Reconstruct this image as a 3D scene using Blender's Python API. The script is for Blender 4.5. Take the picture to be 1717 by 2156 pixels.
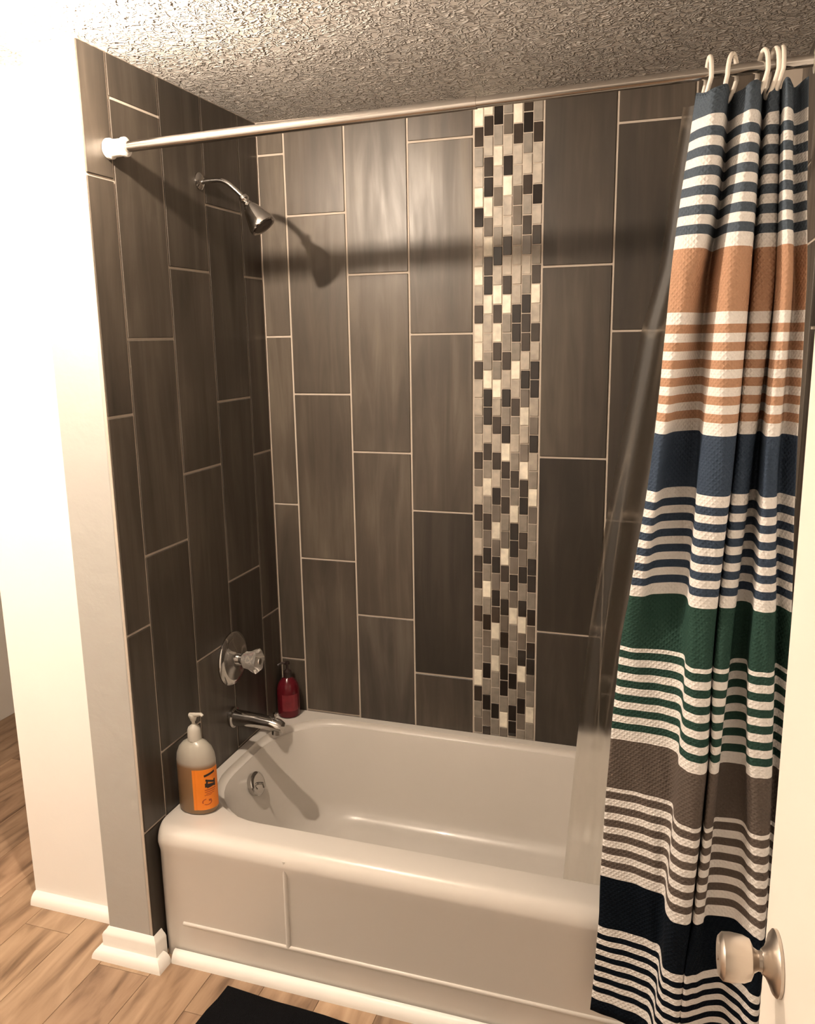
import bpy, bmesh, math, random
from mathutils import Vector, Matrix
random.seed(7)
for o in list(bpy.data.objects): bpy.data.objects.remove(o, do_unlink=True)
scene = bpy.context.scene
COL = scene.collection
PI = math.pi
# all dimensions below are laid out in survey units; S turns them into metres, F is the floor level
S, F = 0.9, -0.36
def W(p): return Vector((p[0]*S, p[1]*S, (p[2]-F)*S))

# ------------------------------------------------------------------ camera
cam = bpy.data.cameras.new('camera'); co = bpy.data.objects.new('camera', cam); COL.objects.link(co)
co.location = W((1.457, -2.7838, 1.5)); co.rotation_euler = (1.3654, 0.0157, 0.3184)
cam.sensor_fit = 'VERTICAL'; cam.sensor_height = 36; cam.lens = 1771.04*36/2156; cam.clip_start = 0.01
scene.camera = co
# ------------------------------------------------------------------ world, lights, exposure
wd = bpy.data.worlds.new('world'); scene.world = wd; wd.use_nodes = True
wd.node_tree.nodes['Background'].inputs[0].default_value = (1, .82, .62, 1)
wd.node_tree.nodes['Background'].inputs[1].default_value = 0.05
scene.view_settings.view_transform = 'Standard'; scene.view_settings.look = 'None'
scene.view_settings.gamma = 1; scene.view_settings.use_curve_mapping = False
scene.view_settings.exposure = 1.35
LAMP = (0.10, -1.23, 2.107)          # the ceiling lamp's glass globe
LAMP_R = 0.015
LAMP_STRENGTH = 4200.0
LAMP_COLOR = (1, .83, .66)
HALL_FILL_POWER = 1.5                     # unseen fill light added behind the doorway
LEFT_FILL_POWER = 9.5                  # added unseen fill at the far left, brightens white wall and curtain

# ------------------------------------------------------------------ materials
def new_mat(name):
    m = bpy.data.materials.new(name); m.use_nodes = True
    nt = m.node_tree; b = nt.nodes['Principled BSDF']
    return m, nt, b
def N(nt, t, **kw):
    n = nt.nodes.new(t)
    for k, v in kw.items():
        if k in n.inputs.keys() if hasattr(n.inputs, 'keys') else False: n.inputs[k].default_value = v
        else: setattr(n, k, v)
    return n
def plain(name, col, rough=.5, metal=0, noise=0, nscale=8, bump=0, bscale=60, **kw):
    m, nt, b = new_mat(name)
    b.inputs['Base Color'].default_value = (*col, 1); b.inputs['Roughness'].default_value = rough
    b.inputs['Metallic'].default_value = metal
    for k, v in kw.items(): b.inputs[k.replace('_', ' ')].default_value = v
    tc = N(nt, 'ShaderNodeTexCoord')
    if noise:
        n = N(nt, 'ShaderNodeTexNoise'); n.inputs['Scale'].default_value = nscale; n.inputs['Detail'].default_value = 5
        nt.links.new(tc.outputs['Object'], n.inputs['Vector'])
        mx = N(nt, 'ShaderNodeMix'); mx.data_type = 'RGBA'
        mx.inputs[6].default_value = (*[c*(1-noise) for c in col], 1); mx.inputs[7].default_value = (*[min(1, c*(1+noise)) for c in col], 1)
        nt.links.new(n.outputs['Fac'], mx.inputs[0]); nt.links.new(mx.outputs[2], b.inputs['Base Color'])
    if bump:
        n = N(nt, 'ShaderNodeTexNoise'); n.inputs['Scale'].default_value = bscale; n.inputs['Detail'].default_value = 4
        nt.links.new(tc.outputs['Object'], n.inputs['Vector'])
        bp = N(nt, 'ShaderNodeBump'); bp.inputs['Strength'].default_value = bump; bp.inputs['Distance'].default_value = .004
        nt.links.new(n.outputs['Fac'], bp.inputs['Height']); nt.links.new(bp.outputs[0], b.inputs['Normal'])
    return m
white_paint = plain('white_wall_paint', (.93, .91, .88), .55, noise=.02, bump=.15, bscale=40)
grey_paint = plain('grey_wall_paint', (.44, .427, .40), .6, noise=.05, nscale=3, bump=.5, bscale=22)
trim_paint = plain('white_trim_paint', (.92, .90, .86), .35)
door_paint = plain('cream_door_paint', (.86, .80, .72), .45, noise=.02)
grout_m = plain('grout', (.50, .43, .36), .85, noise=.12, nscale=30)
enamel = plain('tub_enamel', (.66, .62, .57), .30, noise=.015, nscale=3, Coat_Weight=.4)
chrome = plain('chrome', (.55, .53, .51), .12, 1, noise=.03, nscale=20)
rod_m = plain('brushed_rod', (.50, .47, .44), .18, 1, noise=.06, nscale=30)
nickel = plain('satin_nickel', (.62, .56, .50), .30, 1, noise=.04, nscale=20)
white_plastic = plain('white_plastic', (.80, .76, .70), .4)
hook_m = plain('cream_hook_plastic', (.80, .73, .64), .4)
pump_m = plain('frosted_pump_plastic', (.55, .52, .46), .4)
mat_m = plain('black_mat', (.006, .006, .007), .95, noise=.3, nscale=120, bump=1, bscale=300, Specular_IOR_Level=.05)
black_m = plain('print_black', (.02, .01, .008), .5)
red_ink = plain('print_red', (.42, .07, .01), .5)
orange_m = plain('orange_label', (.85, .24, .015), .45, noise=.08, nscale=25)
dark_plastic = plain('dark_pump_plastic', (.03, .018, .016), .25)

def tile_mat():
    m, nt, b = new_mat('wood_look_porcelain'); L = nt.links
    oi = N(nt, 'ShaderNodeObjectInfo'); tc = N(nt, 'ShaderNodeTexCoord')
    mp = N(nt, 'ShaderNodeMapping'); mp.inputs['Scale'].default_value = (9, 9, .9)
    L.new(tc.outputs['Object'], mp.inputs[0])
    mul = N(nt, 'ShaderNodeMath', operation='MULTIPLY'); mul.inputs[1].default_value = 37
    L.new(oi.outputs['Random'], mul.inputs[0])
    n1 = N(nt, 'ShaderNodeTexNoise', noise_dimensions='4D'); n1.inputs['Scale'].default_value = 2.2; n1.inputs['Detail'].default_value = 6; n1.inputs['Roughness'].default_value = .55; n1.inputs['Distortion'].default_value = .8
    L.new(mp.outputs[0], n1.inputs['Vector']); L.new(mul.outputs[0], n1.inputs['W'])
    mp2 = N(nt, 'ShaderNodeMapping'); mp2.inputs['Scale'].default_value = (2, 2, 1.1); L.new(tc.outputs['Object'], mp2.inputs[0])
    n2 = N(nt, 'ShaderNodeTexNoise', noise_dimensions='4D'); n2.inputs['Scale'].default_value = 2; n2.inputs['Detail'].default_value = 3
    L.new(mp2.outputs[0], n2.inputs['Vector']); L.new(mul.outputs[0], n2.inputs['W'])
    cr = N(nt, 'ShaderNodeValToRGB'); e = cr.color_ramp.elements
    e[0].position = .28; e[0].color = (.030, .0245, .019, 1); e[1].position = .72; e[1].color = (.150, .125, .100, 1)
    x = e.new(.5); x.color = (.074, .060, .048, 1)
    ad = N(nt, 'ShaderNodeMix'); ad.data_type = 'FLOAT'; ad.inputs[0].default_value = .42
    L.new(n1.outputs['Fac'], ad.inputs[2]); L.new(n2.outputs['Fac'], ad.inputs[3]); L.new(ad.outputs[0], cr.inputs[0])
    tint = N(nt, 'ShaderNodeMix'); tint.data_type = 'RGBA'; tint.blend_type = 'MULTIPLY'; tint.inputs[0].default_value = 1
    L.new(cr.outputs[0], tint.inputs[6]); L.new(oi.outputs['Color'], tint.inputs[7]); L.new(tint.outputs[2], b.inputs['Base Color'])
    b.inputs['Roughness'].default_value = .37; b.inputs['Specular IOR Level'].default_value = .42
    rr = N(nt, 'ShaderNodeMapRange'); rr.inputs[1].default_value = .3; rr.inputs[2].default_value = .7; rr.inputs[3].default_value = .47; rr.inputs[4].default_value = .29
    L.new(n1.outputs['Fac'], rr.inputs[0]); L.new(rr.outputs[0], b.inputs['Roughness'])
    bp = N(nt, 'ShaderNodeBump'); bp.inputs['Strength'].default_value = .12; bp.inputs['Distance'].default_value = .003
    L.new(n1.outputs['Fac'], bp.inputs['Height']); L.new(bp.outputs[0], b.inputs['Normal'])
    return m
tile_m = tile_mat()
def tinted(name, rough, streak):
    m, nt, b = new_mat(name); L = nt.links
    oi = N(nt, 'ShaderNodeObjectInfo'); tc = N(nt, 'ShaderNodeTexCoord')
    mul = N(nt, 'ShaderNodeMath', operation='MULTIPLY'); mul.inputs[1].default_value = 31; L.new(oi.outputs['Random'], mul.inputs[0])
    mp = N(nt, 'ShaderNodeMapping'); mp.inputs['Scale'].default_value = streak; L.new(tc.outputs['Object'], mp.inputs[0])
    n = N(nt, 'ShaderNodeTexNoise', noise_dimensions='4D'); n.inputs['Scale'].default_value = 3; n.inputs['Detail'].default_value = 4
    L.new(mp.outputs[0], n.inputs['Vector']); L.new(mul.outputs[0], n.inputs['W'])
    cr = N(nt, 'ShaderNodeValToRGB'); e = cr.color_ramp.elements
    e[0].position = .3; e[0].color = (.75, .75, .75, 1); e[1].position = .7; e[1].color = (1.15, 1.15, 1.15, 1); L.new(n.outputs['Fac'], cr.inputs[0])
    t = N(nt, 'ShaderNodeMix'); t.data_type = 'RGBA'; t.blend_type = 'MULTIPLY'; t.inputs[0].default_value = 1
    L.new(cr.outputs[0], t.inputs[6]); L.new(oi.outputs['Color'], t.inputs[7]); L.new(t.outputs[2], b.inputs['Base Color'])
    b.inputs['Roughness'].default_value = rough
    return m
glass_tile = tinted('mosaic_glass', .12, (6, 6, 6))
stone_tile = tinted('mosaic_stone', .45, (14, 14, 14))

def plank_mat():
    m, nt, b = new_mat('oak_vinyl'); L = nt.links
    oi = N(nt, 'ShaderNodeObjectInfo'); tc = N(nt, 'ShaderNodeTexCoord')
    mul = N(nt, 'ShaderNodeMath', operation='MULTIPLY'); mul.inputs[1].default_value = 53; L.new(oi.outputs['Random'], mul.inputs[0])
    mp = N(nt, 'ShaderNodeMapping'); mp.inputs['Scale'].default_value = (7, 1.3, 7); L.new(tc.outputs['Object'], mp.inputs[0])
    n = N(nt, 'ShaderNodeTexNoise', noise_dimensions='4D'); n.inputs['Scale'].default_value = 2.0; n.inputs['Detail'].default_value = 6; n.inputs['Distortion'].default_value = 1.5
    L.new(mp.outputs[0], n.inputs['Vector']); L.new(mul.outputs[0], n.inputs['W'])
    cr = N(nt, 'ShaderNodeValToRGB'); e = cr.color_ramp.elements
    e[0].position = .3; e[0].color = (.15, .086, .048, 1); e[1].position = .68; e[1].color = (.50, .345, .225, 1)
    x = e.new(.48); x.color = (.37, .24, .15, 1); L.new(n.outputs['Fac'], cr.inputs[0])
    t = N(nt, 'ShaderNodeMix'); t.data_type = 'RGBA'; t.blend_type = 'MULTIPLY'; t.inputs[0].default_value = 1
    L.new(cr.outputs[0], t.inputs[6]); L.new(oi.outputs['Color'], t.inputs[7]); L.new(t.outputs[2], b.inputs['Base Color'])
    b.inputs['Roughness'].default_value = .42
    return m
plank_m = plank_mat()

def ceiling_mat():
    m, nt, b = new_mat('stipple_plaster'); L = nt.links
    b.inputs['Base Color'].default_value = (.60, .56, .52, 1); b.inputs['Roughness'].default_value = .55
    tc = N(nt, 'ShaderNodeTexCoord')
    def ridge(scale, off, dist):
        mp = N(nt, 'ShaderNodeMapping'); mp.inputs['Location'].default_value = off; L.new(tc.outputs['Object'], mp.inputs[0])
        n = N(nt, 'ShaderNodeTexNoise'); n.inputs['Scale'].default_value = scale; n.inputs['Detail'].default_value = 1.5; n.inputs['Distortion'].default_value = dist
        L.new(mp.outputs[0], n.inputs['Vector'])
        a = N(nt, 'ShaderNodeMath', operation='SUBTRACT'); a.inputs[1].default_value = .5; L.new(n.outputs['Fac'], a.inputs[0])
        a2 = N(nt, 'ShaderNodeMath', operation='ABSOLUTE'); L.new(a.outputs[0], a2.inputs[0])
        mr = N(nt, 'ShaderNodeMapRange'); mr.inputs[1].default_value = 0; mr.inputs[2].default_value = .07; mr.inputs[3].default_value = 1; mr.inputs[4].default_value = 0
        mr.interpolation_type = 'SMOOTHSTEP'; L.new(a2.outputs[0], mr.inputs[0]); return mr
    r1 = ridge(30, (0, 0, 0), .7); r2 = ridge(46, (3, 5, 1), 1.0)
    mx = N(nt, 'ShaderNodeMath', operation='MAXIMUM'); L.new(r1.outputs[0], mx.inputs[0]); L.new(r2.outputs[0], mx.inputs[1])
    bp = N(nt, 'ShaderNodeBump'); bp.inputs['Strength'].default_value = 1; bp.inputs['Distance'].default_value = .008
    L.new(mx.outputs[0], bp.inputs['Height']); L.new(bp.outputs[0], b.inputs['Normal'])
    return m
ceil_m = ceiling_mat()

def cloth(name, col):
    m, nt, b = new_mat(name); L = nt.links
    b.inputs['Base Color'].default_value = (*col, 1); b.inputs['Roughness'].default_value = .8
    b.inputs['Specular IOR Level'].default_value = .08
    uv = N(nt, 'ShaderNodeUVMap'); sp = N(nt, 'ShaderNodeSeparateXYZ'); L.new(uv.outputs[0], sp.inputs[0])
    def diag(sign):
        a = N(nt, 'ShaderNodeMath', operation='ADD' if sign > 0 else 'SUBTRACT'); L.new(sp.outputs[0], a.inputs[0]); L.new(sp.outputs[1], a.inputs[1])
        k = N(nt, 'ShaderNodeMath', operation='MULTIPLY'); k.inputs[1].default_value = 520; L.new(a.outputs[0], k.inputs[0])
        s = N(nt, 'ShaderNodeMath', operation='SINE'); L.new(k.outputs[0], s.inputs[0]); return s
    d1, d2 = diag(1), diag(-1)
    mx = N(nt, 'ShaderNodeMath', operation='MAXIMUM'); L.new(d1.outputs[0], mx.inputs[0]); L.new(d2.outputs[0], mx.inputs[1])
    bp = N(nt, 'ShaderNodeBump'); bp.inputs['Strength'].default_value = .5; bp.inputs['Distance'].default_value = .0015
    L.new(mx.outputs[0], bp.inputs['Height']); L.new(bp.outputs[0], b.inputs['Normal'])
    return m
C_WHITE = cloth('curtain_white', (.74, .71, .68))
C_NAVY = cloth('curtain_slate', (.075, .095, .12)); C_TAN = cloth('curtain_tan', (.42, .245, .155))
C_BLUE = cloth('curtain_blue', (.04, .058, .09)); C_GREEN = cloth('curtain_green', (.024, .058, .045))
C_GREY = cloth('curtain_taupe', (.11, .088, .075)); C_BLACK = cloth('curtain_black', (.003, .006, .011))

def liner_mat():
    m, nt, b = new_mat('frosted_liner'); L = nt.links; nt.nodes.remove(b)
    out = nt.nodes['Material Output']
    rf = N(nt, 'ShaderNodeBsdfRefraction'); rf.inputs['Color'].default_value = (.92, .90, .86, 1); rf.inputs['Roughness'].default_value = .32; rf.inputs['IOR'].default_value = 1.12
    tr = N(nt, 'ShaderNodeBsdfTransparent'); tr.inputs[0].default_value = (.85, .83, .8, 1)
    tl = N(nt, 'ShaderNodeBsdfTranslucent'); tl.inputs[0].default_value = (.45, .42, .38, 1)
    gl = N(nt, 'ShaderNodeBsdfGlossy'); gl.inputs['Roughness'].default_value = .55; gl.inputs['Color'].default_value = (.8, .8, .8, 1)
    m1 = N(nt, 'ShaderNodeMixShader'); m1.inputs[0].default_value = .22; L.new(rf.outputs[0], m1.inputs[1]); L.new(tr.outputs[0], m1.inputs[2])
    m2 = N(nt, 'ShaderNodeMixShader'); m2.inputs[0].default_value = .015; L.new(m1.outputs[0], m2.inputs[1]); L.new(tl.outputs[0], m2.inputs[2])
    m3 = N(nt, 'ShaderNodeMixShader'); m3.inputs[0].default_value = .03; L.new(m2.outputs[0], m3.inputs[1]); L.new(gl.outputs[0], m3.inputs[2])
    tc = N(nt, 'ShaderNodeTexCoord'); wv = N(nt, 'ShaderNodeTexWave', bands_direction='Z'); wv.inputs['Scale'].default_value = 14; wv.inputs['Distortion'].default_value = 2.5; wv.inputs['Detail'].default_value = 1
    L.new(tc.outputs['Object'], wv.inputs['Vector'])
    bp = N(nt, 'ShaderNodeBump'); bp.inputs['Strength'].default_value = .05; bp.inputs['Distance'].default_value = .002
    L.new(wv.outputs['Fac'], bp.inputs['Height'])
    for n in (rf, tl, gl): L.new(bp.outputs[0], n.inputs['Normal'])
    L.new(m3.outputs[0], out.inputs[0])
    return m
liner_m = liner_mat()

def liquid(name, col, rough, trans):
    m, nt, b = new_mat(name)
    b.inputs['Base Color'].default_value = (*col, 1); b.inputs['Roughness'].default_value = rough
    b.inputs['Transmission Weight'].default_value = trans; b.inputs['IOR'].default_value = 1.4
    return m
clear_knob = liquid('clear_acrylic', (.95, .92, .88), .08, .85)
red_glass = liquid('red_soap_bottle', (.15, .010, .018), .15, .30)
def soap_mat():
    m, nt, b = new_mat('soap_bottle_plastic'); L = nt.links
    tc = N(nt, 'ShaderNodeTexCoord'); sp = N(nt, 'ShaderNodeSeparateXYZ'); L.new(tc.outputs['Object'], sp.inputs[0])
    cr = N(nt, 'ShaderNodeValToRGB'); mr = N(nt, 'ShaderNodeMapRange'); mr.inputs[1].default_value = 0; mr.inputs[2].default_value = .21
    L.new(sp.outputs[2], mr.inputs[0]); L.new(mr.outputs[0], cr.inputs[0])
    e = cr.color_ramp.elements; e[0].position = 0; e[0].color = (.27, .17, .085, 1); e[1].position = 1; e[1].color = (.48, .45, .38, 1)
    x = e.new(.66); x.color = (.30, .17, .09, 1); x = e.new(.72); x.color = (.47, .43, .37, 1)
    L.new(cr.outputs[0], b.inputs['Base Color']); b.inputs['Roughness'].default_value = .3
    b.inputs['Transmission Weight'].default_value = .15; b.inputs['Subsurface Weight'].default_value = .0
    return m
soap_m = soap_mat()
def emis(name, col, s):
    m, nt, b = new_mat(name); nt.nodes.remove(b); e = N(nt, 'ShaderNodeEmission')
    e.inputs[0].default_value = (*col, 1); e.inputs[1].default_value = s; nt.links.new(e.outputs[0], nt.nodes['Material Output'].inputs[0]); return m
lamp_m = emis('lamp_glass', LAMP_COLOR, LAMP_STRENGTH)

# ------------------------------------------------------------------ mesh helpers (survey units in, metres out)
def link(name, bm, mat, parent=None, base=None, smooth=False, color=None, mats=None):
    bmesh.ops.recalc_face_normals(bm, faces=bm.faces)
    for v in bm.verts: v.co = W(v.co)
    if base is None:
        xs = [v.co.x for v in bm.verts]; ys = [v.co.y for v in bm.verts]; zs = [v.co.z for v in bm.verts]
        b = Vector(((min(xs)+max(xs))/2, (min(ys)+max(ys))/2, min(zs)))
    else: b = W(base)
    for v in bm.verts: v.co -= b
    if smooth:
        for f in bm.faces: f.smooth = True
        for e in bm.edges:
            if len(e.link_faces) == 2 and e.calc_face_angle(0) > math.radians(38): e.smooth = False
    me = bpy.data.meshes.new(name); bm.to_mesh(me); bm.free()
    for mm in (mats or [mat]): me.materials.append(mm)
    o = bpy.data.objects.new(name, me); COL.objects.link(o)
    o.location = b
    if color: o.color = color
    if parent:
        o.parent = parent; o.location = b - parent.matrix_basis.translation - (parent.parent.matrix_basis.translation if parent.parent else Vector((0, 0, 0)))
    return o
def empty(name, label, cat, base, group=None):
    o = bpy.data.objects.new(name, None); COL.objects.link(o); o.location = W(base); o.empty_display_size = .05
    return tag(o, label, cat, group)
def tag(o, label=None, cat=None, group=None):
    if label: o['label'] = label
    if cat: o['category'] = cat
    if group: o['group'] = group
    return o
def struct(o, label=None, cat=None):
    o['kind'] = 'structure'
    return tag(o, label, cat)
def box(bm, x0, x1, y0, y1, z0, z1, bevel=0, seg=1):
    r = bmesh.ops.create_cube(bm, size=1)
    vs = r['verts']
    for v in vs:
        v.co = Vector(((x0+x1)/2+v.co.x*(x1-x0), (y0+y1)/2+v.co.y*(y1-y0), (z0+z1)/2+v.co.z*(z1-z0)))
    if bevel:
        es = list({e for v in vs for e in v.link_edges})
        bmesh.ops.bevel(bm, geom=es, offset=bevel, segments=seg, affect='EDGES', profile=.5)
    return bm
def B(*a, **k): return box(bmesh.new(), *a, **k)
def loft(bm, rings, closed=True, cap0=True, cap1=True):
    R_ = [[bm.verts.new(p) for p in r] for r in rings]
    n = len(R_[0])
    for a, b in zip(R_, R_[1:]):
        for i in range(n if closed else n-1):
            j = (i+1) % n
            bm.faces.new((a[i], a[j], b[j], b[i]))
    if closed and cap0: bm.faces.new(R_[0][::-1])
    if closed and cap1: bm.faces.new(R_[-1])
    return bm
def frame(axis):
    a = Vector(axis).normalized(); u = a.orthogonal().normalized(); return a, u, a.cross(u)
def lathe(profile, origin, axis=(0, 0, 1), seg=32, sx=1, sy=1, bm=None, udir=None):
    bm = bm or bmesh.new(); a = Vector(axis).normalized()
    u = Vector(udir) if udir else (Vector((1, 0, 0)) if abs(a.z) > .9 else Vector((0, 0, 1)))
    u = (u-a*u.dot(a)).normalized(); w = a.cross(u); o = Vector(origin)
    rings = [[o+a*h+u*(r*sx*math.cos(t))+w*(r*sy*math.sin(t)) for t in [2*PI*i/seg for i in range(seg)]] for h, r in profile]
    return loft(bm, rings)
def tube(pts, r, seg=12, bm=None, closed=False, radii=None):
    bm = bm or bmesh.new(); P = [Vector(p) for p in pts]; n = len(P); rings = []; prev = None
    for i, p in enumerate(P):
        if closed: t = (P[(i+1) % n]-P[i-1]).normalized()
        else: t = (P[min(i+1, n-1)]-P[max(i-1, 0)]).normalized()
        if prev is None: u = t.orthogonal().normalized()
        else: u = (prev-t*prev.dot(t)).normalized()
        prev = u; w = t.cross(u); rr = radii[i] if radii else r
        rings.append([p+u*rr*math.cos(a)+w*rr*math.sin(a) for a in [2*PI*k/seg for k in range(seg)]])
    if closed:
        R_ = [[bm.verts.new(q) for q in g] for g in rings]
        for i in range(n):
            A, B_ = R_[i], R_[(i+1) % n]
            # align the seam of a closed tube
            off = 0
            if i == n-1:
                off = min(range(seg), key=lambda k: (A[0].co-B_[k].co).length)
            for k in range(seg):
                bm.faces.new((A[k], A[(k+1) % seg], B_[(k+1+off) % seg], B_[(k+off) % seg]))
    else: loft(bm, rings)
    return bm
def catmull(P, k):
    out = []; n = len(P)
    for i in range(n-1):
        p0, p1, p2, p3 = P[max(i-1, 0)], P[i], P[i+1], P[min(i+2, n-1)]
        for s in range(k):
            t = s/k
            out.append(tuple(.5*((2*b)+(-a+c)*t+(2*a-5*b+4*c-d)*t*t+(-a+3*b-3*c+d)*t**3) for a, b, c, d in zip(p0, p1, p2, p3)))
    out.append(tuple(P[-1])); return out

# ------------------------------------------------------------------ the room
HC = 2.2277                      # ceiling
X1 = 1.72                        # right wall
YF, YW = -0.9127, -0.777         # front edge of the tiled wall, face of the white wall
XL, XO = -0.16, -0.567           # left side of the wall end, outer corner of the white wall
XH, YB, YR, YD = -1.75, 1.0, -4.0, -2.62
TK = .010                        # tile thickness

floor = struct(link('floor', B(XH, X1+.1, YR, YB, F-.05, F-.004), grout_m))
ceiling = struct(link('ceiling', B(XH, X1+.1, YR, YB, HC, HC+.06), ceil_m))
wall_back = struct(link('wall_back', B(-.05, X1+.1, TK, .1, F, HC), grey_paint))
wall_left = struct(link('wall_left', B(XL, -TK, YF, .1, F, HC, bevel=.004, seg=2), grey_paint))
wall_right = struct(link('wall_right', B(X1+TK, X1+.14, YD-.12, .1, F, HC), white_paint))
struct(link('wall_outer', B(XO, XL, YW, YW+.12, F, HC), white_paint))
struct(link('wall_hall', B(XO, XO+.02, YW+.12, YB, F, HC), white_paint))
struct(link('wall_far', B(XH, XO+.02, YB, YB+.1, F, HC), grey_paint))
struct(link('wall_side', B(XH-.1, XH, YR, YB+.1, F, HC), white_paint))
struct(link('wall_rear', B(XH-.1, X1+.3, YR-.1, YR, F, HC), white_paint))
struct(link('wall_corridor', B(X1+.14, X1+.24, YR, YD-.12, F, HC), white_paint))
bm = B(XH, .80, YD-.12, YD, F, HC); box(bm, .80, X1-.02, YD-.12, YD, 1.92, HC); box(bm, X1-.02, X1+.14, YD-.12, YD, F, HC)
struct(link('wall_front', bm, white_paint))

# floor planks
pw, pl = .176, 1.36
plank_mesh = {}
def plank(x0, x1, y0, y1):
    key = (round(x1-x0, 3), round(y1-y0, 3)); t = random.uniform(.82, 1.12); g = random.uniform(.97, 1.03)
    loc = W(((x0+x1)/2, (y0+y1)/2, F-.004))
    if key not in plank_mesh:
        o = link('plank', B(x0+.0007, x1-.0007, y0+.0007, y1-.0007, F-.004, F, bevel=.0005), plank_m, floor); plank_mesh[key] = o.data
        o.color = (t, t*g, t*g, 1)
    else:
        o = bpy.data.objects.new('plank', plank_mesh[key]); COL.objects.link(o); o.parent = floor; o.location = loc - floor.location; o.color = (t, t*g, t*g, 1)
x = XH; i = 0
while x < X1-.01:
    x2 = min(x+pw, X1); y = YR + (i*.47 % 1)*pl - pl
    while y < YB:
        a, b = max(y, YR), min(y+pl, YB)
        if b-a > .02 and not (x > 0 and a > -.86): plank(x, x2, a, b)
        y += pl
    x = x2; i += 1

# ------------------------------------------------------------------ wall tiles
TW, TH, G = .2228, .6126, .0034
tile_mesh = {}
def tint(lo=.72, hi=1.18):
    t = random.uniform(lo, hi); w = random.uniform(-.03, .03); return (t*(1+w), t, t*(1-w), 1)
def tile(parent, plane, a0, a1, z0, z1, name='tile', mat=None, g=G, th=TK, bev=.0016, color=None):
    """plane: 'back' (a = x, face at y=0), 'left' (a = y, face at x=0), 'right' (face at x=X1)"""
    a0 += g; a1 -= g; z0 += g; z1 -= g
    if z1-z0 < .008 or a1-a0 < .004: return
    key = (plane, round(a1-a0, 4), round(z1-z0, 4), th, mat.name if mat else '')
    if plane == 'back': bx = (a0, a1, TK-th, TK, z0, z1)
    elif plane == 'left': bx = (-TK, -TK+th, a0, a1, z0, z1)
    else: bx = (X1+TK-th, X1+TK, a0, a1, z0, z1)
    c = ((bx[0]+bx[1])/2, (bx[2]+bx[3])/2, (bx[4]+bx[5])/2)
    if key in tile_mesh:
        o = bpy.data.objects.new(name, tile_mesh[key]); COL.objects.link(o); o.parent = parent; o.location = W(c) - parent.location
    else:
        o = link(name, B(*bx, bevel=bev), mat or tile_m, parent, base=c); tile_mesh[key] = o.data
    o.color = color or tint()
    return o
def column(parent, plane, a0, a1, ph, zlo, zhi, tones={}):
    """ph: height of one joint; tiles fill zlo..zhi"""
    n = math.floor((zlo-ph)/TH); z = ph+n*TH; k = 0
    while z < zhi-.005:
        c = None
        if k in tones: t = tones[k]; c = (t, t, t*.98, 1)
        tile(parent, plane, a0, a1, max(z, zlo), min(z+TH, zhi), color=c)
        z += TH; k += 1
# grout beds, a little behind the tile faces
link('grout', B(-.004, X1, .0035, TK+.001, F, HC), grout_m, wall_back)
link('grout', B(-TK-.001, -.0035, YF+.001, .004, F, HC), grout_m, wall_left)
link('grout', B(X1+.0035, X1+TK+.001, YF+.001, .004, F, HC), grout_m, wall_right)
L1 = .1017; XM0 = L1+3*TW; XM1 = XM0+.2244; zb = .2822; TUBZ = .070
xs = [0, L1, L1+TW, L1+2*TW, XM0]
phb = [0, -1/3, 1/3, 0]
tn = [{0: 1.1, 1: 1.15, 2: 1.25, 3: 1.3, 4: 1.3}, {0: .95, 1: 1.0, 2: 1.1, 3: 1.25, 4: 1.2}, {1: 1.1, 2: 1.15, 3: 1.3}, {0: .9, 1: .36, 2: 1.1, 3: 1.2}]  # lamp glow put into lighter tones; the single dark tile is its own colour
for i in range(4): column(wall_back, 'back', xs[i], xs[i+1], zb+phb[i]*TH, 0.0, HC, tn[i])
x = XM1
for i, ph in enumerate([1/3, 0, -1/3]):
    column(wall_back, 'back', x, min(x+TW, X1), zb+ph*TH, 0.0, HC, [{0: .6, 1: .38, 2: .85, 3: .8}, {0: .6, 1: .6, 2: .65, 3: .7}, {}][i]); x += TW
# left wall: measured joints, from the back corner to the front edge
ys = [0, .1315, .3543, .5771, .7999, -YF]
phl = [1/3, 2/3, 1/3, 0, 2/3]
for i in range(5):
    column(wall_left, 'left', -ys[i+1], -ys[i], -.3325+phl[i]*TH, F if i == 4 else -.1, HC, {k: random.uniform(.62, .92) for k in range(7)})  # same tile, tinted darker to paint in this wall's shade
for i in range(5):
    column(wall_right, 'right', -ys[i+1], -ys[i], -.3325+phl[i]*TH, F if i == 4 else -.1, HC)
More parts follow.
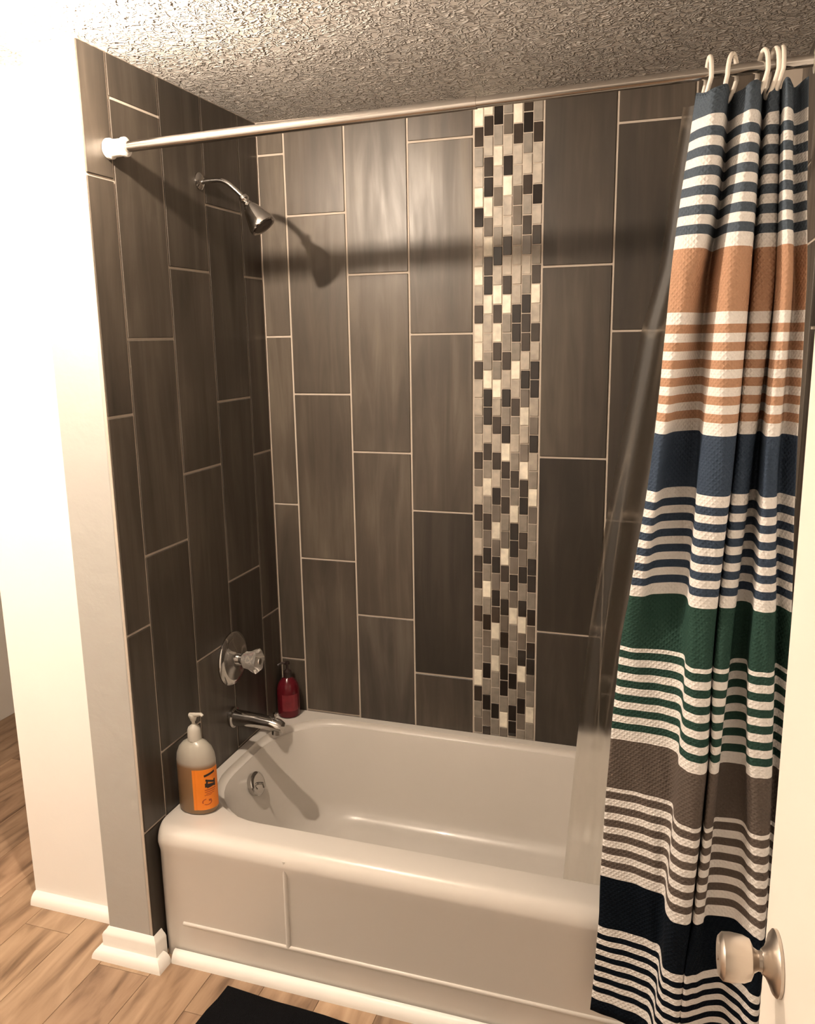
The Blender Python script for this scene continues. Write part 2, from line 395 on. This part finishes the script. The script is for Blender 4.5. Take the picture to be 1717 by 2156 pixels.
# mosaic band
SEQ = ['WDMLWKLLWLDWWDLLMLDmLDMLDDMDMMMWDMm', 'WDLDKWmWDKWLLMWKKLDMWMDmKMWMKmmKMKmD', 'KMWLmLMKLWDWDMWLDLDLKmWmKmKDWMWMMKM',
       'MmLKWLLDLDWMMDLKMKWDmDMmWDMKmKmKKMWm', 'WDLLmmMLLLKKMWLDMLMDMWKKmKmWMMmKMKK', 'DKMLDMDmLMKDDLKmWLmWDKMDmKMKWmKWmKm',
       'MDLLKLDMDWLDLKKLmKLMWmMMKKMKmKKmMWM']
MC = {'W': (.78, .72, .60), 'L': (.44, .39, .325), 'M': (.245, .215, .18), 'm': (.155, .132, .11), 'D': (.042, .031, .024), 'K': (.014, .010, .008)}
MP = (2.147-.138)/33; mw = (XM1-XM0-.004)/7
for c, seq in enumerate(SEQ):
    top = 2.147 + (MP*.5 if c % 2 else 0)
    z = top + MP; x0 = XM0+.002+c*mw
    zz = z+MP
    while zz-MP < HC:
        tile(wall_back, 'back', x0, x0+mw, zz-MP, min(zz, HC), 'mosaic_tile', stone_tile, .0016, TK*.9, .0012, (*MC[random.choice('LMD')], 1)); zz += MP
    for ch in seq+'MDL':
        if z-MP < TUBZ-.02 and z < TUBZ: break
        j = random.uniform(.88, 1.12); col = tuple(v*j for v in MC[ch])
        tile(wall_back, 'back', x0, x0+mw, max(z-MP, .0), min(z, HC), 'mosaic_tile', glass_tile if ch in 'KDm' else stone_tile, .0016, TK*random.choice((.85, .95, 1.0)), .0012, (*col, 1))
        z -= MP

# ------------------------------------------------------------------ trims
def sweep(pts, prof, mat, name):
    """extrude a profile (out, up) along horizontal points; out is to the right of travel"""
    bm = bmesh.new(); P = [Vector((p[0], p[1], 0)) for p in pts]; rings = []
    for i, p in enumerate(P):
        d0 = (P[i]-P[i-1]).normalized() if i else (P[1]-P[0]).normalized()
        d1 = (P[i+1]-P[i]).normalized() if i < len(P)-1 else d0
        n0, n1 = Vector((d0.y, -d0.x, 0)), Vector((d1.y, -d1.x, 0)); m = (n0+n1); m = m/(m.dot(n0)) if m.length > .1 else n0
        rings.append([Vector((p.x, p.y, F+h))+m*o for o, h in prof])
    loft(bm, rings); return link(name, bm, mat, smooth=True)
def quarter(o, h, n=6): return [(0, 0)]+[(o*math.cos(a), h*math.sin(a)) for a in [PI/2*i/n for i in range(n+1)]]
bb = [(0, 0), (.016, 0), (.016, .072), (.012, .080), (.006, .086), (.003, .092), (0, .094)]
shoe = [(.0, 0)]+[(.016+.026*math.cos(a), .034*math.sin(a)) for a in [PI/2*i/6 for i in range(7)]]+[(0, .034)]
struct(sweep([(XL, YW-.0), (XL, YF), (0.001, YF), (0.001, -.874)], bb, trim_paint, 'baseboard_left'))
struct(sweep([(XL, YW-.0), (XL, YF), (0.001, YF), (0.001, -.894)], shoe, trim_paint, 'trim_1'))
struct(sweep([(XO, YW), (XL-.042, YW)], quarter(.03, .038), trim_paint, 'trim_2'))
struct(sweep([(.046, -.8735), (X1, -.8735)], quarter(.026, .034), trim_paint, 'trim_3'))
struct(sweep([(X1+TK, YD), (X1+TK, YF)][::-1], bb, trim_paint, 'baseboard_right'))

# ------------------------------------------------------------------ bathtub
tub = empty('bathtub', 'long white enamel bathtub with rounded rim, set between the tiled walls', 'bathtub', (X1/2, -.435, F))
def rrect(x0, x1, y0, y1, r, z, n=10, rs=None):
    rs = rs or [r]*4; pts = []
    for (cx, cy, a0), rr in zip([(x1, y1, 0), (x0, y1, PI/2), (x0, y0, PI), (x1, y0, 1.5*PI)], rs):
        sx = -1 if cx == x1 else 1; sy = -1 if cy == y1 else 1
        for i in range(n+1):
            a = a0+PI/2*i/n; pts.append(Vector((cx+sx*rr+rr*math.cos(a), cy+sy*rr+rr*math.sin(a), z)))
    return pts
E_ = .002
ZR = .074
def outer(ins, z): return rrect(E_+ins, X1-E_-ins, -.872+ins, -E_-ins, 0, z, rs=[.004, .004, .035, .035])
def outf(yf, z, r=.03): return rrect(E_, X1-E_, yf, -E_, 0, z, rs=[.004, .004, r, r])
rings = [outf(-.868, F+.001), outf(-.868, -.005)]
for i in range(9):
    a = PI/2*i/8; rings.append(outf(-.836-.040*math.cos(a), ZR-.05+.05*math.sin(a)))
inn = lambda d, z: rrect(.035+d, 1.64-d*1.6, -.757+d*.9, -.034-d*.6, 0, z, rs=[.2, .26, .26, .2])
rings.append(inn(-.008, ZR)); rings.append(inn(.0, ZR-.001))
for i in range(1, 7):
    a = PI/2*i/6; rings.append(inn(.018*(1-math.cos(a)) + .0, ZR-.001-.022*math.sin(a)))
for t in (.15, .3, .45, .6, .75, .88): rings.append([a.lerp(b, t) for a, b in zip(inn(.02, .05), rrect(.17, 1.42, -.665, -.125, .2, -.29, rs=[.2, .22, .22, .2]))])
b1 = rrect(.17, 1.42, -.665, -.125, .2, -.28, rs=[.2, .22, .22, .2])
rings.append([Vector((p.x*.985+.012, p.y*.97-.012, -.268)) for p in b1]); rings.append([Vector((p.x*.96+.032, p.y*.90-.04, -.283)) for p in b1]); rings.append([Vector((p.x*.9+.08, p.y*.8-.08, -.288)) for p in b1])
bm = bmesh.new(); loft(bm, rings)
link('basin', bm, enamel, tub, smooth=True)
# raised beads pressed into the apron
bm = bmesh.new()
tube([(.08, -.867, -.236), (1.66, -.867, -.236)], .007, 10, bm); link('apron_bead', bm, enamel, tub, smooth=True)
link('apron_bead', tube([(.432, -.867, .045), (.432, -.867, -.236)], .0075, 10), enamel, tub, smooth=True)
# overflow plate on the drain end
ov = Vector((.094, -.407, -.020)); ax = Vector((1, 0, .38)).normalized()
pl_ = link('overflow_plate', lathe([(-.012, .040), (.004, .042), (.008, .038), (.010, .028), (.007, .016), (.007, .0)], ov, ax, 28), chrome, tub, smooth=True)
link('trip_lever', tube([ov+ax*.008, ov+ax*.026+Vector((0, 0, -.004)), ov+ax*.03+Vector((0, 0, -.02))], .0045, 8), chrome, pl_, smooth=True)
link('drain', lathe([(0, .034), (.004, .033), (.004, .014), (.002, 0)], (.33, -.395, -.288), (0, 0, 1), 24), chrome, tub, smooth=True)

# ------------------------------------------------------------------ valve, spout, shower head
vc = (0, -.365, .418)
v = empty('shower_valve', 'round chrome shower valve with clear knob on the tiled wall above the spout', 'valve', vc)
link('escutcheon', lathe([(0.0005, .094), (.006, .094), (.013, .088), (.017, .072), (.018, .05), (.024, .034), (.026, .0)], vc, (1, 0, 0), 40), chrome, v, smooth=True)
link('stem', lathe([(.02, .022), (.05, .019), (.052, .0)], vc, (1, 0, 0), 20), chrome, v, smooth=True)
bm = bmesh.new(); seg = 40; rg = []
for h, r in [(.045, .020), (.052, .027), (.072, .030), (.088, .038), (.100, .041), (.106, .036), (.108, .0)]:
    rg.append([Vector((vc[0]+h, vc[1]+math.cos(a)*r*(1+.07*math.cos(6*a)), vc[2]+math.sin(a)*r*(1+.07*math.cos(6*a)))) for a in [2*PI*i/seg for i in range(seg)]])
loft(bm, rg); kn = link('knob', bm, clear_knob, v, smooth=True)
link('screw_cap', lathe([(.107, .012), (.110, .011), (.111, .0)], vc, (1, 0, 0), 16), chrome, kn, smooth=True)

sc = (0, -.385, .208)
s_ = empty('tub_spout', 'dark reflecting chrome tub spout over the drain end of the bathtub', 'faucet', sc)
bm = bmesh.new(); rg = []
for x_, r, dz, k in [(0.0005, .036, 0, 1), (.010, .036, 0, 1), (.014, .029, 0, 1), (.05, .027, .0, 1), (.10, .026, -.001, .95), (.15, .026, -.004, .9), (.18, .025, -.008, .85), (.195, .020, -.012, .8), (.200, .004, -.014, .8)]:
    rg.append([Vector((sc[0]+x_, sc[1]+math.cos(a)*r, sc[2]+dz+math.sin(a)*r*k)) for a in [2*PI*i/28 for i in range(28)]])
loft(bm, rg); link('spout_body', bm, chrome, s_, smooth=True)
link('nozzle', lathe([(0, .019), (.02, .019), (.022, .016), (.012, .0145), (.012, 0)], (.172, sc[1], sc[2]-.018), (0, 0, -1), 24), chrome, s_, smooth=True)
link('diverter_knob', lathe([(0, .004), (.014, .004), (.015, .009), (.022, .009), (.024, .0)], (.168, sc[1], sc[2]+.014), (0, 0, 1), 16), chrome, s_, smooth=True)

hb = (0, -.385, 1.977)
h = empty('wall_shower', 'chrome shower head on a bent arm from the left tiled wall', 'shower', hb)
link('flange', lathe([(.0005, .026), (.004, .026), (.010, .018), (.013, .010), (.013, 0)], hb, (1, 0, 0), 28), chrome, h, smooth=True)
ap = catmull([(.002, -.385, 1.973), (.035, -.385, 1.976), (.072, -.385, 1.975), (.098, -.385, 1.965), (.123, -.384, 1.945), (.147, -.383, 1.922)], 5)
link('arm', tube(ap, .0075, 12), chrome, h, smooth=True)
ha = (Vector((.214, -.380, 1.826))-Vector((.150, -.383, 1.915))).normalized()
ho = Vector((.144, -.383, 1.926))
link('ball_joint', lathe([(0, .009), (.004, .014), (.014, .015), (.018, .011), (.024, .010), (.030, .014), (.036, .012), (.036, 0)], ho, ha, 24), chrome, h, smooth=True)
hd = link('head', lathe([(.032, .011), (.038, .017), (.048, .023), (.070, .031), (.094, .039), (.102, .042), (.112, .042), (.115, .039), (.112, .034), (.109, 0)], ho, ha, 36), chrome, h, smooth=True)
link('spray_face', lathe([(.109, .033), (.114, .031), (.115, .014), (.113, .0)], ho, ha, 28), dark_plastic, hd, smooth=True)

# ------------------------------------------------------------------ curtain rod
def rodz(x): return 1.987+(x/X1)*.034
RY = -.82
r_ = empty('curtain_rod', 'shiny metal tension rod spanning the tiled alcove near the ceiling', 'rod', (0, RY, rodz(0)))
link('outer_tube', tube([(.03, RY, rodz(.03)), (.98, RY, rodz(.98))], .0135, 28), rod_m, r_, smooth=True)
link('inner_tube', tube([(.97, RY, rodz(.97)), (X1-.02, RY, rodz(X1-.02))], .0118, 28), rod_m, r_, smooth=True)
rd = Vector((X1, 0, .034)).normalized()
link('end_cap', lathe([(.001, .024), (.004, .026), (.012, .026), (.016, .022), (.045, .0215), (.050, .024), (.058, .024), (.060, .018), (.060, .013)], (0, RY, rodz(0)), rd, 28), white_plastic, r_, smooth=True)['label'] = 'white plastic end cap'
link('end_cap', lathe([(.001, .024), (.004, .026), (.012, .026), (.016, .022), (.045, .0215), (.058, .024), (.060, .013)], (X1, RY, rodz(X1)), -rd, 28), white_plastic, r_, smooth=True)['label'] = 'white plastic end cap'

# ------------------------------------------------------------------ shower curtain
SEC = [
 (2.00, [(1.446,-.80),(1.456,-.835),(1.477,-.872),(1.500,-.86),(1.512,-.79),(1.527,-.840),(1.545,-.868),(1.563,-.845),(1.575,-.785),(1.583,-.835),(1.597,-.838),(1.600,-.825),(1.603,-.825),(1.607,-.845),(1.614,-.855),(1.622,-.845),(1.632,-.81),(1.65,-.845)]),
 (1.78, [(1.425,-.83),(1.428,-.865),(1.458,-.90),(1.489,-.885),(1.503,-.800),(1.519,-.872),(1.541,-.908),(1.565,-.88),(1.575,-.80),(1.581,-.855),(1.606,-.855),(1.609,-.825),(1.611,-.83),(1.613,-.885),(1.622,-.895),(1.632,-.88),(1.64,-.83),(1.66,-.87)]),
 (1.59, [(1.412,-.87),(1.414,-.90),(1.443,-.922),(1.466,-.895),(1.484,-.815),(1.502,-.89),(1.529,-.930),(1.562,-.90),(1.571,-.82),(1.578,-.862),(1.612,-.862),(1.615,-.83),(1.617,-.84),(1.620,-.90),(1.632,-.92),(1.643,-.90),(1.652,-.86),(1.67,-.90)]),
 (1.21, [(1.389,-.905),(1.391,-.92),(1.409,-.932),(1.428,-.872),(1.482,-.850),(1.490,-.93),(1.520,-.958),(1.551,-.94),(1.557,-.86),(1.562,-.91),(1.588,-.905),(1.597,-.855),(1.608,-.85),(1.612,-.93),(1.625,-.942),(1.638,-.93),(1.650,-.88),(1.675,-.92)]),
 (.924, [(1.357,-.908),(1.358,-.919),(1.383,-.924),(1.411,-.893),(1.470,-.885),(1.484,-.960),(1.510,-.976),(1.537,-.966),(1.541,-.90),(1.545,-.958),(1.574,-.949),(1.580,-.905),(1.608,-.905),(1.613,-.96),(1.632,-.968),(1.652,-.955),(1.66,-.91),(1.685,-.95)]),
 (.804, [(1.342,-.902),(1.343,-.911),(1.377,-.922),(1.427,-.914),(1.474,-.925),(1.483,-.99),(1.505,-1.007),(1.532,-.998),(1.536,-.93),(1.540,-.995),(1.567,-.987),(1.575,-.932),(1.606,-.925),(1.610,-.983),(1.634,-.992),(1.656,-.978),(1.664,-.93),(1.69,-.97)]),
 (.58, [(1.330,-.913),(1.331,-.921),(1.386,-.920),(1.437,-.928),(1.474,-.947),(1.481,-1.008),(1.505,-1.033),(1.534,-1.022),(1.538,-.94),(1.543,-1.018),(1.558,-1.016),(1.566,-.967),(1.612,-.965),(1.618,-1.003),(1.638,-1.016),(1.664,-1.004),(1.672,-.95),(1.695,-.99)]),
 (.217, [(1.319,-.912),(1.320,-.920),(1.385,-.930),(1.43,-.943),(1.460,-.955),(1.470,-1.02),(1.495,-1.045),(1.520,-1.034),(1.5225,-.96),(1.526,-1.032),(1.546,-1.026),(1.556,-.999),(1.613,-.991),(1.642,-1.030),(1.658,-1.044),(1.672,-1.037),(1.682,-.97),(1.70,-1.0)]),
 (.077, [(1.316,-.911),(1.317,-.919),(1.375,-.924),(1.431,-.936),(1.459,-.949),(1.466,-1.01),(1.482,-1.026),(1.511,-1.030),(1.5135,-.99),(1.516,-1.03),(1.537,-1.02),(1.561,-.999),(1.600,-.987),(1.635,-1.015),(1.651,-1.041),(1.672,-1.042),(1.682,-.98),(1.70,-1.0)]),
 (-.165,[(1.304,-.915),(1.305,-.925),(1.36,-.932),(1.412,-.948),(1.440,-.970),(1.452,-1.012),(1.475,-1.032),(1.507,-1.037),(1.510,-1.01),(1.513,-1.036),(1.535,-1.025),(1.560,-1.003),(1.600,-.992),(1.635,-1.02),(1.651,-1.045),(1.672,-1.045),(1.682,-.99),(1.70,-1.0)])]
def section(z):
    s = SEC
    for i in range(len(s)-1):
        if s[i][0] >= z >= s[i+1][0] or i == len(s)-2:
            z0, z1 = s[i][0], s[i+1][0]; t = (z-z0)/(z1-z0); h = z1-z0
            def tan(k, j, c):
                a, b = max(k-1, 0), min(k+1, len(s)-1); return (s[b][1][j][c]-s[a][1][j][c])/(s[b][0]-s[a][0])
            out = []
            for j in range(len(s[0][1])):
                q = []
                for c in (0, 1):
                    p0, p1 = s[i][1][j][c], s[i+1][1][j][c]; m0, m1 = tan(i, j, c)*h, tan(i+1, j, c)*h
                    q.append((2*t**3-3*t*t+1)*p0+(t**3-2*t*t+t)*m0+(-2*t**3+3*t*t)*p1+(t**3-t*t)*m1)
                out.append(tuple(q))
            return out
def stripes():
    """(z_top, z_bottom, material index): solid band then seven white stripes, six times over"""
    tops = [1.985, 1.667, 1.290, .927, .577, .217]; out = []
    solid_end = [1.928, 1.540, 1.166, .804, .452, .077]; ends = [1.667, 1.290, .927, .577, .217, -.128]
    for k, (a, b, e) in enumerate(zip(tops, solid_end, ends)):
        out.append((a, b, k+1))
        w = [1.35, 1, 1, 1, 1, 1, 1, 1, 1, 1, 1, 1, 1.45]
        if k in (3, 4): w[0] = .55
        tot = sum(w); z = b
        for i, ww in enumerate(w):
            z2 = z-(b-e)*ww/tot; out.append((z, z2, 0 if i % 2 == 0 else k+1)); z = z2
    out.append((-.128, -.165, 6)); return out
bm = bmesh.new(); uvl = bm.loops.layers.uv.new('UVMap'); K = 8
prev = None; rowuv = None
def row(z):
    pts = catmull(section(z), K)
    top = max(0, (z-1.90)/.085)
    vs = []; u = 0; us = []
    for i, p in enumerate(pts):
        if i: u += math.hypot(p[0]-pts[i-1][0], p[1]-pts[i-1][1])
        dz = -.013*top*(.5-.5*math.cos(i/ (len(pts)-1)*2*PI*5))
        ww = .0016*math.sin(9*z+i*.35)+.0009*math.sin(31*z+i*.8)
        vs.append(bm.verts.new((p[0]+ww*.4, p[1]+ww, z+dz))); us.append(u)
    return vs, us
zs_done = None
for z0, z1, mi in stripes():
    n = max(1, round((z0-z1)/.02))
    for k in range(n):
        za, zb_ = z0+(z1-z0)*k/n, z0+(z1-z0)*(k+1)/n
        if prev is None: prev = row(za)+(za,)
        nx = row(zb_)+(zb_,)
        for i in range(len(nx[0])-1):
            f = bm.faces.new((prev[0][i], prev[0][i+1], nx[0][i+1], nx[0][i])); f.material_index = mi; f.smooth = True
            for lp, (uu, vv) in zip(f.loops, [(prev[1][i], prev[2]), (prev[1][i+1], prev[2]), (nx[1][i+1], nx[2]), (nx[1][i], nx[2])]): lp[uvl].uv = (uu, vv)
        prev = nx
cur = link('shower_curtain', bm, None, mats=[C_WHITE, C_NAVY, C_TAN, C_BLUE, C_GREEN, C_GREY, C_BLACK], base=(1.55, -.92, -.165))
for p in cur.data.polygons: p.use_smooth = True
sm = cur.modifiers.new('thickness', 'SOLIDIFY'); sm.thickness = .0012; sm.offset = 0
tag(cur, 'striped fabric shower curtain in slate, tan, blue, green, taupe and black, bunched at the right', 'curtain')

# hooks over the rod
for n_, (hx, rot, lbl) in enumerate([(1.466, .25, 'cream plastic curtain hook nearest the left edge of the curtain'), (1.511, -.5, 'cream curtain hook second from the left on the rod'),
        (1.568, .42, 'cream curtain hook in the middle of the five, swung sideways'), (1.589, .35, 'cream curtain hook second from the right on the rod'), (1.602, .1, 'cream curtain hook farthest right on the rod')]):
    zc = rodz(hx)-.014; pts = []
    dv = Vector((math.sin(rot), -math.cos(rot)))
    for i in range(28):
        a = 2*PI*i/28
        yy = .025*math.cos(a); zz = .044*math.sin(a) if math.sin(a) > 0 else .046*math.sin(a)
        pts.append((hx+yy*dv.x*.8+(-.010*(a > PI)*math.sin(a-PI)), RY-.004+yy*dv.y, zc+zz))
    tag(link('curtain_hook', tube(pts, .0047, 10, closed=True), hook_m, smooth=True), lbl, 'hook', 'hooks along the curtain rod')

# clear liner hanging inside the tub
def liner_row(z):
    t = (2.0-z)/2.1
    kz = [(2.0, 1.420, -.752), (1.644, 1.383, -.752), (1.51, 1.350, -.752), (1.04, 1.282, -.750), (.755, 1.250, -.745), (.45, 1.226, -.73), (.055, 1.198, -.705), (-.14, 1.185, -.665)]
    for a, b in zip(kz, kz[1:]):
        if z >= b[0]-1e-6:
            s = (z-a[0])/(b[0]-a[0]); xl = a[1]+(b[1]-a[1])*s; yl = a[2]+(b[2]-a[2])*s; break
    xr = 1.66-.24*max(0, min(1, t))
    out = []
    for i in range(61):
        u = i/60; amp = .006+.008*u
        out.append((xl+(xr-xl)*u, yl+amp*math.sin(u*PI*2*4.5+.6)+.006, z))
    return out
bm = bmesh.new(); loft(bm, [liner_row(1.975-(1.975+.10)*i/70) for i in range(71)], closed=False)
ln = link('curtain_liner', bm, liner_m, smooth=True)
for p in ln.data.polygons: p.use_smooth = True
tag(ln, 'frosted see-through plastic curtain liner hanging inside the bathtub', 'curtain liner')

# ------------------------------------------------------------------ bottles
def wrap(bm, polys, cx, cy, rx, ry, off):
    """lay flat polygons (angle, height) on an oval bottle wall"""
    for poly in polys:
        vs = []
        for a, z in poly:
            vs.append(bm.verts.new((cx+(rx+off)*math.cos(a), cy+(ry+off)*math.sin(a), z)))
        bm.faces.new(vs)
BZ = ZR+.0005
def grid(a0, a1, z0, z1, n=12):
    return [[(a0+(a1-a0)*i/n, z0), (a0+(a1-a0)*(i+1)/n, z0), (a0+(a1-a0)*(i+1)/n, z1), (a0+(a1-a0)*i/n, z1)] for i in range(n)]
bx, by = .074, -.733; BRX, BRY = .0635, .046
bt = empty('soap_bottle', 'large clear pump bottle of amber liquid with orange label, on the front left tub corner', 'bottle', (bx, by, BZ))
body = [(0, .052), (.003, .060), (.010, .0635), (.165, .0635), (.185, .061), (.205, .053), (.220, .040), (.228, .026), (.232, .018), (.236, .018)]
link('body', lathe(body, (bx, by, BZ), (0, 0, 1), 40, 1, BRY/BRX), soap_m, bt, smooth=True, base=(bx, by, BZ))
pm = link('pump', lathe([(.230, .0205), (.262, .020), (.270, .017), (.276, .010), (.280, .0052), (.288, .0052), (.291, .008), (.307, .013), (.311, .012), (.312, 0)], (bx, by, BZ), (0, 0, 1), 24), pump_m, bt, smooth=True)
link('nozzle', tube([(bx-.010, by, BZ+0.307), (bx+.014, by-.004, BZ+0.313), (bx+.034, by-.008, BZ+0.319), (bx+.040, by-.009, BZ+0.315)], .005, 10, radii=[.008, .0065, .005, .0045]), pump_m, pm, smooth=True)
bm = bmesh.new(); A0, A1 = -1.38, .25
wrap(bm, grid(A0, A1, BZ+.018, BZ+.150), bx, by, BRX, BRY, .0006)
lb = link('label', bm, orange_m, bt)
sm = lb.modifiers.new('t', 'SOLIDIFY'); sm.thickness = .0008; sm.offset = 1; lb['label'] = 'orange paper label'
def glyph(polys): # x 0..1 across label, y 0..1 up
    return [[(A0+(A1-A0)*px, BZ+.018+.132*py) for px, py in p] for p in polys]
def strip(p0, p1, w, n=5):
    out = []; d = Vector((p1[0]-p0[0], p1[1]-p0[1])); nn = Vector((-d.y, d.x)).normalized()*w/2
    for i in range(n):
        a = (p0[0]+d.x*i/n, p0[1]+d.y*i/n); b = (p0[0]+d.x*(i+1)/n, p0[1]+d.y*(i+1)/n)
        out.append([(a[0]-nn.x, a[1]-nn.y), (b[0]-nn.x, b[1]-nn.y), (b[0]+nn.x, b[1]+nn.y), (a[0]+nn.x, a[1]+nn.y)])
    return out
bm = bmesh.new()
marks = strip((.36, .845), (.76, .915), .055)+strip((.40, .74), (.74, .66), .05)+strip((.74, .73), (.74, .55), .07)+strip((.40, .62), (.76, .60), .055)+strip((.46, .74), (.42, .56), .06)+strip((.44, .565), (.74, .60), .06)+strip((.42, .66), (.42, .56), .09)
wrap(bm, glyph(marks), bx, by, BRX, BRY, .0022); link('lettering', bm, black_m, lb)
bm = bmesh.new()
marks = strip((.36, .49), (.78, .51), .022)+strip((.36, .44), (.74, .46), .018)+strip((.40, .395), (.70, .41), .016)+strip((.34, .36), (.6, .37), .014)
cc = (.42, .20)
for i in range(14):
    a, b = 2*PI*i/14, 2*PI*(i+1)/14
    if i in (2, 3, 8): continue
    marks.append([(cc[0]+.17*math.cos(a), cc[1]+.085*math.sin(a)), (cc[0]+.17*math.cos(b), cc[1]+.085*math.sin(b)), (cc[0]+.13*math.cos(b), cc[1]+.062*math.sin(b)), (cc[0]+.13*math.cos(a), cc[1]+.062*math.sin(a))])
marks += strip((.47, .235), (.57, .235), .05, 2)
wrap(bm, glyph(marks), bx, by, BRX, BRY, .0022); link('lettering', bm, red_ink, lb)

rx_, ry_ = .050, -.052
rb = empty('body_wash_bottle', 'small dark red pump bottle in the back left corner of the tub rim', 'bottle', (rx_, ry_, BZ))
link('body', lathe([(0, .036), (.004, .042), (.012, .043), (.105, .043), (.122, .040), (.140, .030), (.152, .018), (.158, .013), (.163, .013)], (rx_, ry_, BZ), (0, 0, 1), 36), red_glass, rb, smooth=True)
link('pump', lathe([(.155, .0165), (.178, .016), (.182, .010), (.186, .0045), (.204, .0045), (.206, .010), (.216, .010), (.218, 0)], (rx_, ry_, BZ), (0, 0, 1), 20), dark_plastic, rb, smooth=True)
link('nozzle', tube([(rx_, ry_, BZ+.212), (rx_-.018, ry_-.018, BZ+.214), (rx_-.026, ry_-.026, BZ+.208)], .0045, 10), dark_plastic, rb, smooth=True)
bm = bmesh.new(); wrap(bm, grid(-1.7, -.2, BZ+.03, BZ+.095), rx_, ry_, .043, .043, .0005)
l2 = link('label', bm, plain('dark_red_label', (.20, .018, .026), .5, noise=.45, nscale=45), rb); sm = l2.modifiers.new('t', 'SOLIDIFY'); sm.thickness = .0008; sm.offset = 1

# ------------------------------------------------------------------ bath mat
bm = bmesh.new()
c = [(.262, -.940), (1.21, -.985), (1.195, -1.50), (.205, -1.53)]
def mring(ins, z):
    cx = sum(p[0] for p in c)/4; cy = sum(p[1] for p in c)/4; out = []
    for i in range(4):
        a, b = Vector(c[i]), Vector(c[(i+1) % 4])
        for k in range(12):
            p = a.lerp(b, k/12); d = (Vector((cx, cy))-p).normalized(); p = p+d*ins
            out.append(Vector((p.x+.002*math.sin(k*2.1+i), p.y+.002*math.cos(k*1.7+i), z)))
    return out
loft(bm, [mring(.004, F+.0005), mring(0, F+.006), mring(.004, F+.013), mring(.02, F+.015), mring(.2, F+.015)])
tag(link('bath_mat', bm, mat_m, smooth=True), 'black rectangular bath mat lying on the wood floor in front of the tub', 'mat')

# ------------------------------------------------------------------ door with knob
DX, DY = 1.5815, -1.783; dd = Vector((.10, -.995, 0)).normalized(); dn = Vector((-.995, -.10, 0)).normalized()   # latch edge, direction to the hinge, face normal
door = bpy.data.objects.new('door_1', None); COL.objects.link(door); door.location = W((DX, DY, F)); struct(door)
def slab(u0, u1, d0, d1, z0, z1, bevel=.002):
    bm = bmesh.new(); box(bm, u0, u1, d0, d1, z0, z1, bevel=bevel)
    for v_ in bm.verts:
        u_, d_ = v_.co.x, v_.co.y; p = Vector((DX, DY, 0))+dd*u_-dn*d_; v_.co = Vector((p.x, p.y, v_.co.z))
    return bm
link('door_leaf', slab(0, .845, 0, .039, F+.012, 1.885), door_paint, door)
KZ = .786
kp = Vector((DX, DY, KZ))+dd*.070
ro = link('rosette', lathe([(.0005, .0365), (.004, .0365), (.007, .033), (.010, .025), (.014, .017), (.018, .0135), (.019, .0)], kp, dn, 40), nickel, door, smooth=True)
link('knob', lathe([(.012, .0125), (.022, .0110), (.027, .014), (.031, .0225), (.038, .0255), (.052, .0270), (.061, .0262), (.065, .022), (.066, .015), (.0655, .0)], kp, dn, 40), nickel, door, smooth=True)
link('lock_button', lathe([(.065, .005), (.067, .005), (.0675, 0)], kp, dn, 16), nickel, door, smooth=True)
link('latch_plate', slab(-.0008, .001, .008, .031, KZ-.03, KZ+.03, .0003), nickel, door)
for hz in (.0, .9, 1.65):
    link('hinge', slab(.842, .858, .010, .030, hz-.05, hz+.05, .001), nickel, door)

# ------------------------------------------------------------------ ceiling lamp, then the added fill lights
lx, ly, lz = LAMP
lm_ = empty('ceiling_lamp', 'small glowing bulb hanging just under the ceiling above the white wall', 'lamp', (lx, ly, HC))
link('lamp_base', lathe([(0, .05), (.010, .05), (.016, .04), (.030, .014), (HC-lz-LAMP_R*.9, .010), (HC-lz-LAMP_R*.9, 0)], (lx, ly, HC-.0005), (0, 0, -1), 32), white_plastic, lm_, smooth=True)
bm = bmesh.new(); bmesh.ops.create_uvsphere(bm, u_segments=32, v_segments=16, radius=LAMP_R)
for v_ in bm.verts: v_.co += Vector(LAMP)
link('globe', bm, lamp_m, lm_, smooth=True)
hl = bpy.data.lights.new('hall_fill', 'AREA'); hl.shape = 'DISK'; hl.size = .35; hl.energy = HALL_FILL_POWER; hl.color = (1, .82, .62)
ho_ = bpy.data.objects.new('hall_fill', hl); COL.objects.link(ho_); ho_.location = W((.4, -3.3, HC-.04))

vl = bpy.data.lights.new('left_fill', 'AREA'); vl.shape = 'RECTANGLE'; vl.size = .12; vl.size_y = .6; vl.energy = LEFT_FILL_POWER; vl.color = (1, .84, .68)
vo = bpy.data.objects.new('left_fill', vl); COL.objects.link(vo); vo.location = W((XH+.09, -1.95, 1.62)); vo.rotation_euler = (0, -PI/2, 0)
